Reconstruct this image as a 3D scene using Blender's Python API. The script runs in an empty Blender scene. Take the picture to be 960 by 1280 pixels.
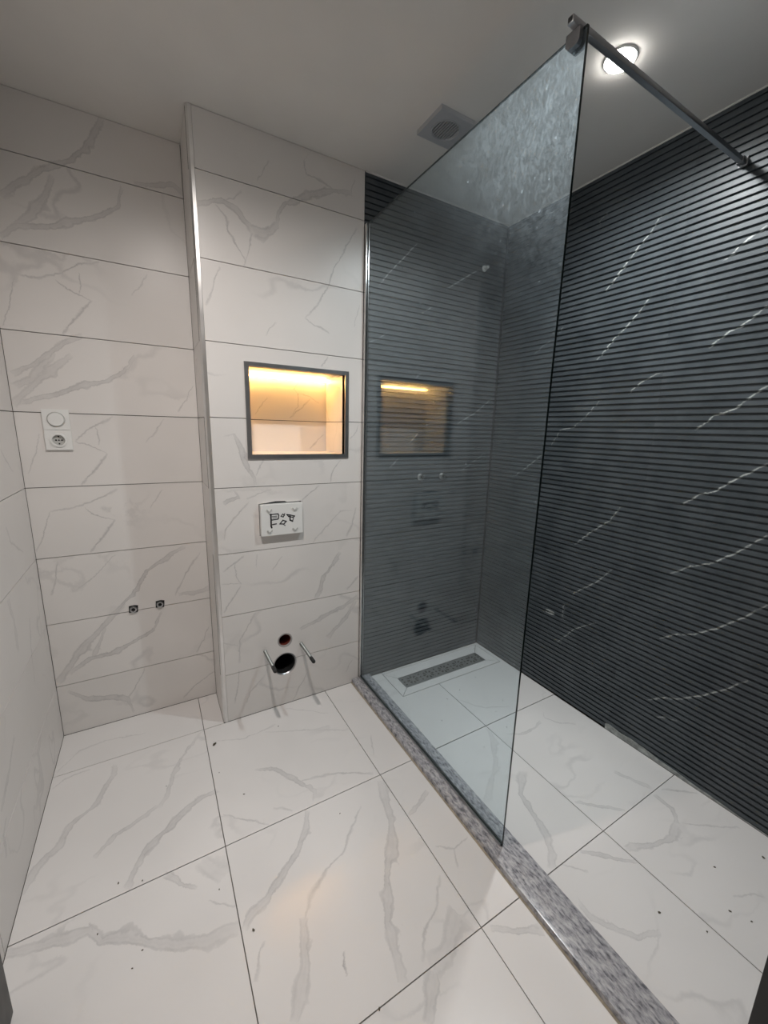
import bpy, bmesh, math, random
from mathutils import Vector, Matrix
from mathutils.geometry import tessellate_polygon
random.seed(7)
SC = bpy.context.scene
COL = SC.collection

# ------------------------------------------------------------------ camera
CX, CY, CZ = 0.4483, -2.0135, 1.4197
YAW, PITCH, ROLL, FPX = 0.5280, -0.2037, 0.0260, 501.05
_sy, _cy, _sp, _cp = math.sin(YAW), math.cos(YAW), math.sin(PITCH), math.cos(PITCH)
FWD = Vector((_sy * _cp, _cy * _cp, _sp))
_r = Vector((_cy, -_sy, 0)); _u = _r.cross(FWD)
RGT = _r * math.cos(ROLL) + _u * math.sin(ROLL)
UPV = _u * math.cos(ROLL) - _r * math.sin(ROLL)
CAMP = Vector((CX, CY, CZ))
cam_d = bpy.data.cameras.new('camera'); cam = bpy.data.objects.new('camera', cam_d); COL.objects.link(cam)
cam_d.sensor_fit = 'HORIZONTAL'; cam_d.sensor_width = 36.0; cam_d.lens = 36.0 * FPX / 960.0
cam_d.clip_start = 0.01
cam.matrix_world = Matrix(((RGT.x, UPV.x, -FWD.x, CX), (RGT.y, UPV.y, -FWD.y, CY), (RGT.z, UPV.z, -FWD.z, CZ), (0, 0, 0, 1)))
SC.camera = cam

# ------------------------------------------------------------------ world, exposure
w = bpy.data.worlds.new('world'); SC.world = w; w.use_nodes = True
w.node_tree.nodes['Background'].inputs[0].default_value = (0.9, 0.95, 1.0, 1)
w.node_tree.nodes['Background'].inputs[1].default_value = 0.02
vs = SC.view_settings
vs.view_transform = 'Standard'; vs.look = 'None'; vs.gamma = 1.0; vs.use_curve_mapping = False
vs.exposure = 0.62
LAMP_ROOM_W, LAMP_SHOWER_W = 68.0, 66.0
LED_STRENGTH = 34.0

# ------------------------------------------------------------------ dimensions (metres)
Y0, YP = 0.089, -0.1686           # white back wall, front of the boxing and dark back wall
XB, XG, XR = 0.6554, 1.3817, 2.2873
H = 2.55
XK0, XK1 = 1.337, 1.454           # kerb
YF = -1.888                       # end wall of the shower
YE = -2.75                        # wall behind the photographer
COURSES = [0.0, 0.25, 0.55, 0.85, 1.15, 1.45, 1.75, 2.05, 2.35, H]
TH, GAP = 0.008, 0.003

# ------------------------------------------------------------------ helpers
def tag(o, label=None, cat=None, group=None, kind=None):
    if label: o['label'] = label
    if cat: o['category'] = cat
    if group: o['group'] = group
    if kind: o['kind'] = kind
    return o

def link(name, me, mat=None, parent=None, loc=(0, 0, 0)):
    o = bpy.data.objects.new(name, me); COL.objects.link(o)
    if parent: o.parent = parent
    o.location = loc
    if mat is not None:
        if len(me.materials) == 0: me.materials.append(None)
        o.material_slots[0].link = 'OBJECT'; o.material_slots[0].material = mat
    return o

def empty(name, loc=(0, 0, 0)):
    o = bpy.data.objects.new(name, None); COL.objects.link(o); o.location = loc
    o.empty_display_size = 0.05
    return o

def finish(bm, name, smooth=False, angle=35):
    bmesh.ops.recalc_face_normals(bm, faces=bm.faces[:])
    me = bpy.data.meshes.new(name); bm.to_mesh(me); bm.free()
    if smooth:
        for p in me.polygons: p.use_smooth = True
        try: me.set_sharp_from_angle(angle=math.radians(angle))
        except Exception: pass
    return me

MAP = {
    'back':  lambda a, b, c: (a, -c, b),      # faces -y ; a=x b=z
    'front': lambda a, b, c: (a, c, b),       # faces +y
    'right': lambda a, b, c: (-c, a, b),      # faces -x ; a=y b=z
    'left':  lambda a, b, c: (c, a, b),       # faces +x
    'floor': lambda a, b, c: (a, b, c),       # faces +z ; a=x b=y
    'xz':    lambda a, b, c: (a, c, b),
    'ceil':  lambda a, b, c: (a, b, -c),      # faces -z
}

def prism_bm(bm, loops, c0, c1, m):
    """loops[0] outline, the rest holes; in-plane (a,b); from depth c0 to c1."""
    f = MAP[m]
    tris = tessellate_polygon([[Vector((a, b, 0)) for a, b in lp] for lp in loops])
    flat = [q for lp in loops for q in lp]
    v0 = [bm.verts.new(f(a, b, c0)) for a, b in flat]
    v1 = [bm.verts.new(f(a, b, c1)) for a, b in flat]
    for t in tris:
        for vv in (v0, v1):
            try: bm.faces.new([vv[i] for i in t])
            except ValueError: pass
    k = 0
    for lp in loops:
        n = len(lp)
        for i in range(n):
            a, b = k + i, k + (i + 1) % n
            bm.faces.new((v0[a], v0[b], v1[b], v1[a]))
        k += n

def prism(name, loops, c0, c1, m, smooth=False):
    bm = bmesh.new(); prism_bm(bm, loops, c0, c1, m); return finish(bm, name, smooth)

def rect(a0, a1, b0, b1): return [(a0, b0), (a1, b0), (a1, b1), (a0, b1)]
def circ(a, b, r, n=28, ph=0.0): return [(a + r * math.cos(ph + 2 * math.pi * i / n), b + r * math.sin(ph + 2 * math.pi * i / n)) for i in range(n)]

def box_bm(bm, x0, x1, y0, y1, z0, z1, bev=0.0):
    r = bmesh.ops.create_cube(bm, size=1.0)
    for v in r['verts']:
        v.co = Vector((x0 + (v.co.x + .5) * (x1 - x0), y0 + (v.co.y + .5) * (y1 - y0), z0 + (v.co.z + .5) * (z1 - z0)))
    if bev > 0:
        es = {e for v in r['verts'] for e in v.link_edges}
        bmesh.ops.bevel(bm, geom=list(es), offset=bev, segments=2, affect='EDGES', profile=0.6)

def box(name, x0, x1, y0, y1, z0, z1, bev=0.0):
    bm = bmesh.new(); box_bm(bm, x0, x1, y0, y1, z0, z1, bev); return finish(bm, name, bev > 0)

def lathe_bm(bm, prof, m, a=0, b=0, n=28):
    """prof: list of (radius, depth c); closed profile revolved round the surface normal at (a,b)."""
    f = MAP[m]; rings = []
    for r, c in prof:
        if r < 1e-6: rings.append([bm.verts.new(f(a, b, c))])
        else: rings.append([bm.verts.new(f(a + r * math.cos(2 * math.pi * i / n), b + r * math.sin(2 * math.pi * i / n), c)) for i in range(n)])
    for p, q in zip(rings, rings[1:]):
        for i in range(n):
            j = (i + 1) % n
            if len(p) == 1 and len(q) == 1: continue
            if len(p) == 1: bm.faces.new((p[0], q[j], q[i]))
            elif len(q) == 1: bm.faces.new((p[i], p[j], q[0]))
            else: bm.faces.new((p[i], p[j], q[j], q[i]))

def lathe(name, prof, m, a=0, b=0, n=28):
    bm = bmesh.new(); lathe_bm(bm, prof, m, a, b, n); return finish(bm, name, True, 40)

def unproject(u, v, ax, val):
    d = FWD * FPX + RGT * (u - 480) - UPV * (v - 640)
    return CAMP + d * ((val - CAMP[ax]) / d[ax])

# ------------------------------------------------------------------ materials
def mat_new(name):
    m = bpy.data.materials.new(name); m.use_nodes = True
    nt = m.node_tree; b = nt.nodes['Principled BSDF']
    return m, nt, b

def N(nt, t, **kw):
    n = nt.nodes.new('ShaderNode' + t)
    for k, v in kw.items(): setattr(n, k, v)
    return n

def simple(name, col, rough=0.5, metal=0.0, spec=0.5, noise=0.0, nscale=20.0, emis=None, estr=0.0):
    m, nt, b = mat_new(name)
    b.inputs['Base Color'].default_value = (*col, 1); b.inputs['Roughness'].default_value = rough
    b.inputs['Metallic'].default_value = metal; b.inputs['Specular IOR Level'].default_value = spec
    if emis: b.inputs['Emission Color'].default_value = (*emis, 1); b.inputs['Emission Strength'].default_value = estr
    if noise > 0:
        tc = N(nt, 'TexCoord'); nz = N(nt, 'TexNoise'); nz.inputs['Scale'].default_value = nscale; nz.inputs['Detail'].default_value = 4
        nt.links.new(tc.outputs['Object'], nz.inputs['Vector'])
        mp = N(nt, 'MapRange'); mp.inputs[1].default_value = 0.3; mp.inputs[2].default_value = 0.7
        mp.inputs[3].default_value = 1 - noise; mp.inputs[4].default_value = 1 + noise
        nt.links.new(nz.outputs[0], mp.inputs[0])
        mx = N(nt, 'VectorMath', operation='SCALE'); mx.inputs[0].default_value = col
        nt.links.new(mp.outputs[0], mx.inputs['Scale']); nt.links.new(mx.outputs[0], b.inputs['Base Color'])
        mr = N(nt, 'Math', operation='MULTIPLY'); mr.inputs[1].default_value = rough
        nt.links.new(mp.outputs[0], mr.inputs[0]); nt.links.new(mr.outputs[0], b.inputs['Roughness'])
    return m

def vein_nodes(nt, P, veins, wvar=None):
    """veins: (local 3-d points, in-plane normal axis, width m, strength). Returns a socket or None."""
    L = nt.links.new; out = None
    for pts, nax, wd, st in veins:
        A, B = pts[0], pts[-1]
        d = (B - A); Ln = d.length
        if Ln < 0.01: continue
        d = d / Ln
        nrm = Vector((0, 0, 0)); nrm[nax] = 1.0
        n = nrm.cross(d).normalized()
        st_pts = sorted([((q - A).dot(d) / Ln, (q - A).dot(n)) for q in pts])
        R = max(0.01, max(abs(t) for _, t in st_pts)) * 1.05
        ds = N(nt, 'VectorMath', operation='DOT_PRODUCT'); L(P, ds.inputs[0]); ds.inputs[1].default_value = d / Ln
        s = N(nt, 'Math', operation='SUBTRACT'); L(ds.outputs['Value'], s.inputs[0]); s.inputs[1].default_value = A.dot(d) / Ln
        dn = N(nt, 'VectorMath', operation='DOT_PRODUCT'); L(P, dn.inputs[0]); dn.inputs[1].default_value = n / (2 * R)
        fc = N(nt, 'FloatCurve'); cu = fc.mapping.curves[0]
        last = -1.0; k = 0
        for sx, ty in st_pts:
            sx = min(1.0, max(0.0, sx))
            if sx - last < 0.01: continue
            last = sx; y = 0.5 + ty / (2 * R)
            if k < 2 and len(cu.points) > k: cu.points[k].location = (sx, y)
            else: cu.points.new(sx, y)
            k += 1
        for p in cu.points: p.handle_type = 'VECTOR'
        fc.mapping.extend = 'HORIZONTAL'; fc.mapping.update(); L(s.outputs[0], fc.inputs['Value'])
        t = N(nt, 'Math', operation='SUBTRACT'); L(dn.outputs['Value'], t.inputs[0]); L(fc.outputs[0], t.inputs[1])
        t2 = N(nt, 'Math', operation='ADD'); L(t.outputs[0], t2.inputs[0]); t2.inputs[1].default_value = 0.5 - A.dot(n) / (2 * R)
        ab = N(nt, 'Math', operation='ABSOLUTE'); L(t2.outputs[0], ab.inputs[0])
        if wvar is not None:
            wm = N(nt, 'Math', operation='MULTIPLY'); L(ab.outputs[0], wm.inputs[0]); L(wvar, wm.inputs[1]); ab = wm
        if wd >= 0.010:      # broad veins: pale core between two darker edges
            dv = N(nt, 'Math', operation='MULTIPLY'); L(ab.outputs[0], dv.inputs[0]); dv.inputs[1].default_value = 2 * R / (wd * 1.15)
            mr = N(nt, 'FloatCurve'); pc = mr.mapping.curves[0]
            pc.points[0].location = (0, .7 * st); pc.points[1].location = (1, 0)
            pc.points.new(.40, .62 * st); pc.points.new(.62, .95 * st)
            mr.mapping.extend = 'HORIZONTAL'; mr.mapping.update(); L(dv.outputs[0], mr.inputs['Value'])
        else:
            mr = N(nt, 'MapRange', interpolation_type='SMOOTHSTEP'); L(ab.outputs[0], mr.inputs[0])
            mr.inputs[1].default_value = wd / (2 * R); mr.inputs[2].default_value = 0.0
            mr.inputs[3].default_value = 0.0; mr.inputs[4].default_value = st
        wn = N(nt, 'FloatCurve'); cw = wn.mapping.curves[0]
        cw.points[0].location = (0.0, 0.0); cw.points[1].location = (1.0, 0.0)
        cw.points.new(0.10, 0.75); cw.points.new(0.5, 1.0); cw.points.new(0.90, 0.75)
        wn.mapping.extend = 'HORIZONTAL'; wn.mapping.update(); L(s.outputs[0], wn.inputs['Value'])
        mu = N(nt, 'Math', operation='MULTIPLY'); L(mr.outputs[0], mu.inputs[0]); L(wn.outputs[0], mu.inputs[1])
        if out is None: out = mu.outputs[0]
        else:
            mx = N(nt, 'Math', operation='MAXIMUM'); L(out, mx.inputs[0]); L(mu.outputs[0], mx.inputs[1]); out = mx.outputs[0]
    return out

def white_tile(name, veins, base, rough, generic=0.35, vd=.40):
    m, nt, b = mat_new(name); L = nt.links.new
    tc = N(nt, 'TexCoord'); oi = N(nt, 'ObjectInfo')
    fine = N(nt, 'TexNoise'); fine.inputs['Scale'].default_value = 22; fine.inputs['Detail'].default_value = 5; fine.inputs['Roughness'].default_value = 0.65
    L(tc.outputs['Object'], fine.inputs['Vector'])
    ctr = N(nt, 'VectorMath', operation='SUBTRACT'); L(fine.outputs['Color'], ctr.inputs[0]); ctr.inputs[1].default_value = (.5, .5, .5)
    scl = N(nt, 'VectorMath', operation='SCALE'); L(ctr.outputs[0], scl.inputs[0]); scl.inputs['Scale'].default_value = 0.030
    P = N(nt, 'VectorMath', operation='ADD'); L(tc.outputs['Object'], P.inputs[0]); L(scl.outputs[0], P.inputs[1])
    wv = N(nt, 'TexNoise'); wv.inputs['Scale'].default_value = 11; wv.inputs['Detail'].default_value = 3; L(tc.outputs['Object'], wv.inputs['Vector'])
    wr = N(nt, 'MapRange'); L(wv.outputs[0], wr.inputs[0]); wr.inputs[1].default_value = .32; wr.inputs[2].default_value = .68; wr.inputs[3].default_value = .6; wr.inputs[4].default_value = 2.1
    I = vein_nodes(nt, P.outputs[0], veins, wr.outputs[0])
    # faint background veining of the print
    off = N(nt, 'VectorMath', operation='SCALE'); off.inputs[0].default_value = (37.0, 19.0, 53.0); L(oi.outputs['Random'], off.inputs['Scale'])
    q = N(nt, 'VectorMath', operation='ADD'); L(P.outputs[0], q.inputs[0]); L(off.outputs[0], q.inputs[1])
    mp = N(nt, 'Mapping'); mp.inputs['Rotation'].default_value = (0.5, 0.6, 0.7); mp.inputs['Scale'].default_value = (1.0, 2.2, 1.4); L(q.outputs[0], mp.inputs['Vector'])
    nz = N(nt, 'TexNoise'); nz.inputs['Scale'].default_value = 1.5; nz.inputs['Detail'].default_value = 3; L(mp.outputs[0], nz.inputs['Vector'])
    sb = N(nt, 'Math', operation='SUBTRACT'); L(nz.outputs[0], sb.inputs[0]); sb.inputs[1].default_value = 0.5
    ab = N(nt, 'Math', operation='ABSOLUTE'); L(sb.outputs[0], ab.inputs[0])
    rg = N(nt, 'MapRange', interpolation_type='SMOOTHSTEP'); L(ab.outputs[0], rg.inputs[0])
    rg.inputs[1].default_value = 0.016; rg.inputs[2].default_value = 0.0; rg.inputs[3].default_value = 0; rg.inputs[4].default_value = generic
    big = N(nt, 'TexNoise'); big.inputs['Scale'].default_value = 2.6; big.inputs['Detail'].default_value = 2; L(q.outputs[0], big.inputs['Vector'])
    gate = N(nt, 'MapRange', interpolation_type='SMOOTHSTEP'); L(big.outputs[0], gate.inputs[0])
    gate.inputs[1].default_value = 0.45; gate.inputs[2].default_value = 0.68
    g = N(nt, 'Math', operation='MULTIPLY'); L(rg.outputs[0], g.inputs[0]); L(gate.outputs[0], g.inputs[1])
    tot = g.outputs[0]
    if I is not None:
        # break the printed veins up along their length
        br = N(nt, 'MapRange'); L(fine.outputs[0], br.inputs[0]); br.inputs[1].default_value = 0.25; br.inputs[2].default_value = 0.7
        br.inputs[3].default_value = 0.45; br.inputs[4].default_value = 1.15
        im = N(nt, 'Math', operation='MULTIPLY'); L(I, im.inputs[0]); L(br.outputs[0], im.inputs[1])
        mxn = N(nt, 'Math', operation='MAXIMUM'); L(im.outputs[0], mxn.inputs[0]); L(tot, mxn.inputs[1]); tot = mxn.outputs[0]
    cl = N(nt, 'MapRange'); L(big.outputs[0], cl.inputs[0]); cl.inputs[1].default_value = 0.3; cl.inputs[2].default_value = 0.7
    cl.inputs[3].default_value = 0.96; cl.inputs[4].default_value = 1.03
    bc = N(nt, 'VectorMath', operation='SCALE'); bc.inputs[0].default_value = base; L(cl.outputs[0], bc.inputs['Scale'])
    mix = N(nt, 'Mix', data_type='RGBA'); L(tot, mix.inputs[0]); L(bc.outputs[0], mix.inputs[6])
    mix.inputs[7].default_value = (base[0] * vd, base[1] * vd, base[2] * vd * 1.04, 1)
    L(mix.outputs[2], b.inputs['Base Color'])
    b.inputs['Roughness'].default_value = rough
    return m

def dark_tile(name, veins):
    m, nt, b = mat_new(name); L = nt.links.new
    tc = N(nt, 'TexCoord'); oi = N(nt, 'ObjectInfo')
    fine = N(nt, 'TexNoise'); fine.inputs['Scale'].default_value = 45; fine.inputs['Detail'].default_value = 4
    L(tc.outputs['Object'], fine.inputs['Vector'])
    ctr = N(nt, 'VectorMath', operation='SUBTRACT'); L(fine.outputs['Color'], ctr.inputs[0]); ctr.inputs[1].default_value = (.5, .5, .5)
    scl = N(nt, 'VectorMath', operation='SCALE'); L(ctr.outputs[0], scl.inputs[0]); scl.inputs['Scale'].default_value = 0.012
    P = N(nt, 'VectorMath', operation='ADD'); L(tc.outputs['Object'], P.inputs[0]); L(scl.outputs[0], P.inputs[1])
    I = vein_nodes(nt, P.outputs[0], veins)
    off = N(nt, 'VectorMath', operation='SCALE'); off.inputs[0].default_value = (31.0, 17.0, 43.0); L(oi.outputs['Random'], off.inputs['Scale'])
    q = N(nt, 'VectorMath', operation='ADD'); L(tc.outputs['Object'], q.inputs[0]); L(off.outputs[0], q.inputs[1])
    big = N(nt, 'TexNoise'); big.inputs['Scale'].default_value = 7; big.inputs['Detail'].default_value = 5; big.inputs['Roughness'].default_value = .65; L(q.outputs[0], big.inputs['Vector'])
    ramp = N(nt, 'ValToRGB'); L(big.outputs[0], ramp.inputs[0])
    ramp.color_ramp.elements[0].position = 0.3; ramp.color_ramp.elements[0].color = (0.045, 0.054, 0.062, 1)
    ramp.color_ramp.elements[1].position = 0.72; ramp.color_ramp.elements[1].color = (0.088, 0.101, 0.111, 1)
    col = ramp.outputs[0]
    if I is not None:
        br = N(nt, 'MapRange'); L(fine.outputs[0], br.inputs[0]); br.inputs[1].default_value = 0.36; br.inputs[2].default_value = 0.52
        br.inputs[3].default_value = 0.15; br.inputs[4].default_value = 1.0
        im = N(nt, 'Math', operation='MULTIPLY'); L(I, im.inputs[0]); L(br.outputs[0], im.inputs[1])
        mix = N(nt, 'Mix', data_type='RGBA'); L(im.outputs[0], mix.inputs[0]); L(col, mix.inputs[6]); mix.inputs[7].default_value = (.62, .64, .62, 1)
        col = mix.outputs[2]
    L(col, b.inputs['Base Color'])
    rr = N(nt, 'MapRange'); L(big.outputs[0], rr.inputs[0]); rr.inputs[3].default_value = 0.34; rr.inputs[4].default_value = 0.52
    L(rr.outputs[0], b.inputs['Roughness'])
    return m

M = {}
M['mortar'] = simple('mortar', (0.13, 0.115, 0.10), 0.9, noise=.15)
M['mortar_dark'] = simple('mortar_dark', (0.02, 0.022, 0.024), 0.9)
M['plaster'] = simple('ceiling_paint', (0.74, 0.72, 0.69), 0.85, noise=.02, nscale=6)
M['wall_paint'] = simple('wall_paint', (0.66, 0.64, 0.61), 0.8, noise=.03, nscale=5)
M['chrome'] = simple('chrome', (0.72, 0.72, 0.72), 0.16, 1.0, noise=.12, nscale=30)
M['steel'] = simple('brushed_steel', (0.46, 0.46, 0.47), 0.32, 1.0, noise=.05, nscale=30)
M['satin'] = simple('satin_aluminium', (0.78, 0.77, 0.76), 0.30, 1.0, noise=.08, nscale=8)
M['gunmetal'] = simple('gunmetal', (0.27, 0.27, 0.28), 0.28, 1.0, noise=.1)
M['white_plastic'] = simple('white_plastic', (0.80, 0.80, 0.78), 0.3)
M['grey_plastic'] = simple('grey_plastic', (0.50, 0.50, 0.48), 0.4)
M['fan_plastic'] = simple('fan_plastic', (0.44, 0.45, 0.47), 0.4)
M['pipe_grey'] = simple('pipe_grey', (0.36, 0.34, 0.33), 0.5)
M['black'] = simple('black_void', (0.006, 0.006, 0.006), 0.8)
M['rubber'] = simple('black_rubber', (0.02, 0.02, 0.02), 0.6)
M['print'] = simple('black_print', (0.025, 0.025, 0.03), 0.6)
M['red_pipe'] = simple('red_brown_plastic', (0.16, 0.035, 0.025), 0.45)
M['door_dark'] = simple('dark_door', (0.045, 0.045, 0.043), 0.5, noise=.1)
M['crumb'] = simple('grit', (0.10, 0.085, 0.06), 0.9, noise=.3, nscale=200)
M['smear'] = simple('dried_mortar', (0.30, 0.31, 0.30), 0.8, noise=.5, nscale=40)
M['bead'] = simple('beige_bead', (0.38, 0.34, 0.27), 0.7, noise=.25, nscale=60)
M['grate'] = simple('grate_steel', (0.24, 0.25, 0.24), 0.42, 0.6)
M['rod'] = simple('zinc_rod', (0.26, 0.27, 0.26), 0.45, 0.85)
M['sealant'] = simple('sealant', (0.55, 0.55, 0.53), 0.45)
M['led'] = simple('warm_led', (0.9, 0.8, 0.6), 0.5, emis=(1.0, 0.53, 0.14), estr=LED_STRENGTH)
M['lens'] = simple('lamp_lens', (0.9, 0.9, 0.9), 0.5, emis=(1.0, 0.97, 0.92), estr=30.0)

def kerb_marble():
    m, nt, b = mat_new('kerb_marble'); L = nt.links.new
    tc = N(nt, 'TexCoord'); mp = N(nt, 'Mapping'); mp.inputs['Scale'].default_value = (2.6, 1.0, 1.0); mp.inputs['Rotation'].default_value = (0, 0, .35)
    L(tc.outputs['Object'], mp.inputs['Vector'])
    n1 = N(nt, 'TexNoise'); n1.inputs['Scale'].default_value = 40; n1.inputs['Detail'].default_value = 6; n1.inputs['Roughness'].default_value = .62; n1.inputs['Distortion'].default_value = 0.3
    L(mp.outputs[0], n1.inputs['Vector'])
    r = N(nt, 'ValToRGB'); L(n1.outputs[0], r.inputs[0]); e = r.color_ramp.elements
    e[0].position = .33; e[0].color = (.12, .12, .135, 1); e[1].position = .64; e[1].color = (.52, .51, .52, 1)
    x = e.new(.46); x.color = (.31, .305, .325, 1)
    L(r.outputs[0], b.inputs['Base Color']); b.inputs['Roughness'].default_value = .22
    return m
M['kerb'] = kerb_marble()

def glass_face():
    m, nt, b = mat_new('dusty_shower_glass'); L = nt.links.new
    nt.nodes.remove(b); out = nt.nodes['Material Output']
    geo = N(nt, 'NewGeometry'); ior = N(nt, 'Mix', data_type='FLOAT'); L(geo.outputs['Backfacing'], ior.inputs[0]); ior.inputs[2].default_value = 1.46; ior.inputs[3].default_value = 1 / 1.46
    fr = N(nt, 'Fresnel'); L(ior.outputs[0], fr.inputs['IOR'])
    tr = N(nt, 'BsdfTransparent'); tr.inputs[0].default_value = (.90, .94, .955, 1)
    gl = N(nt, 'BsdfGlossy'); gl.inputs['Roughness'].default_value = 0.012; gl.inputs['Color'].default_value = (.90, .97, 1, 1)
    m1 = N(nt, 'MixShader'); L(fr.outputs[0], m1.inputs[0]); L(tr.outputs[0], m1.inputs[1]); L(gl.outputs[0], m1.inputs[2])
    # dried-on cement haze and wipe streaks
    tc = N(nt, 'TexCoord'); mp = N(nt, 'Mapping'); mp.inputs['Rotation'].default_value = (0.5, 0, 0); mp.inputs['Scale'].default_value = (1, 1.7, .8); L(tc.outputs['Object'], mp.inputs['Vector'])
    n1 = N(nt, 'TexNoise'); n1.inputs['Scale'].default_value = 42; n1.inputs['Detail'].default_value = 7; n1.inputs['Roughness'].default_value = .68; n1.inputs['Distortion'].default_value = 1.6; L(mp.outputs[0], n1.inputs['Vector'])
    s1 = N(nt, 'MapRange'); L(n1.outputs[0], s1.inputs[0]); s1.inputs[1].default_value = .45; s1.inputs[2].default_value = .78; s1.inputs[3].default_value = .05; s1.inputs[4].default_value = .34
    n2 = N(nt, 'TexNoise'); n2.inputs['Scale'].default_value = 3.0; n2.inputs['Detail'].default_value = 3; L(tc.outputs['Object'], n2.inputs['Vector'])
    # smears high on the free edge, thickened to paint in the lamp's glow
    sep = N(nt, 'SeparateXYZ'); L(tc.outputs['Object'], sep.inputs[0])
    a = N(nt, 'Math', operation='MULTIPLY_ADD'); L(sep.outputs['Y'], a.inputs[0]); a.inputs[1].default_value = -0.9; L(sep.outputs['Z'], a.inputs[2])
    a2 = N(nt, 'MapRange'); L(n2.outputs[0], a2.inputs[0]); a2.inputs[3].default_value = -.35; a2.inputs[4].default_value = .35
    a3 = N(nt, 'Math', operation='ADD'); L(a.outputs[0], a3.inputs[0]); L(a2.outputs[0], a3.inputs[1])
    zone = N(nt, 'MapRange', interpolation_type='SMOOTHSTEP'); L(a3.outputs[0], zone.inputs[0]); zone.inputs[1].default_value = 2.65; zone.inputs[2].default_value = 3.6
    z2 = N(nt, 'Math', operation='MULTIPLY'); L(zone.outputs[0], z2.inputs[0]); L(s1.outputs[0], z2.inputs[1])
    # scattered specks
    vo = N(nt, 'TexNoise'); vo.inputs['Scale'].default_value = 60; vo.inputs['Detail'].default_value = 2; L(tc.outputs['Object'], vo.inputs['Vector'])
    sp = N(nt, 'MapRange'); L(vo.outputs[0], sp.inputs[0]); sp.inputs[1].default_value = .735; sp.inputs[2].default_value = .78; sp.inputs[3].default_value = 0; sp.inputs[4].default_value = .3
    ad = N(nt, 'Math', operation='ADD'); L(z2.outputs[0], ad.inputs[0]); L(sp.outputs[0], ad.inputs[1])
    ad2 = N(nt, 'Math', operation='ADD', use_clamp=True); L(ad.outputs[0], ad2.inputs[0]); ad2.inputs[1].default_value = 0.008
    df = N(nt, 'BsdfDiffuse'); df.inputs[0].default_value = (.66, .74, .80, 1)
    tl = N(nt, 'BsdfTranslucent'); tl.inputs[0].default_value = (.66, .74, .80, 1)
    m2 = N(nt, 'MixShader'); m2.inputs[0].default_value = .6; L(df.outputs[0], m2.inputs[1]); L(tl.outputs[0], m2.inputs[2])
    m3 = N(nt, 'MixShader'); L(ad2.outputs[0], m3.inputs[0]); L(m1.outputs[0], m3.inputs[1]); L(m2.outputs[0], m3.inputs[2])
    L(m3.outputs[0], out.inputs['Surface'])
    return m
M['glass'] = glass_face()
M['glass_edge'] = simple('glass_edge', (0.012, 0.022, 0.020), 0.08)

WALL_BASE = (0.76, 0.73, 0.705); FLOOR_BASE = (0.74, 0.715, 0.70)
WALL_R, FLOOR_R = 0.34, 0.21

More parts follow.
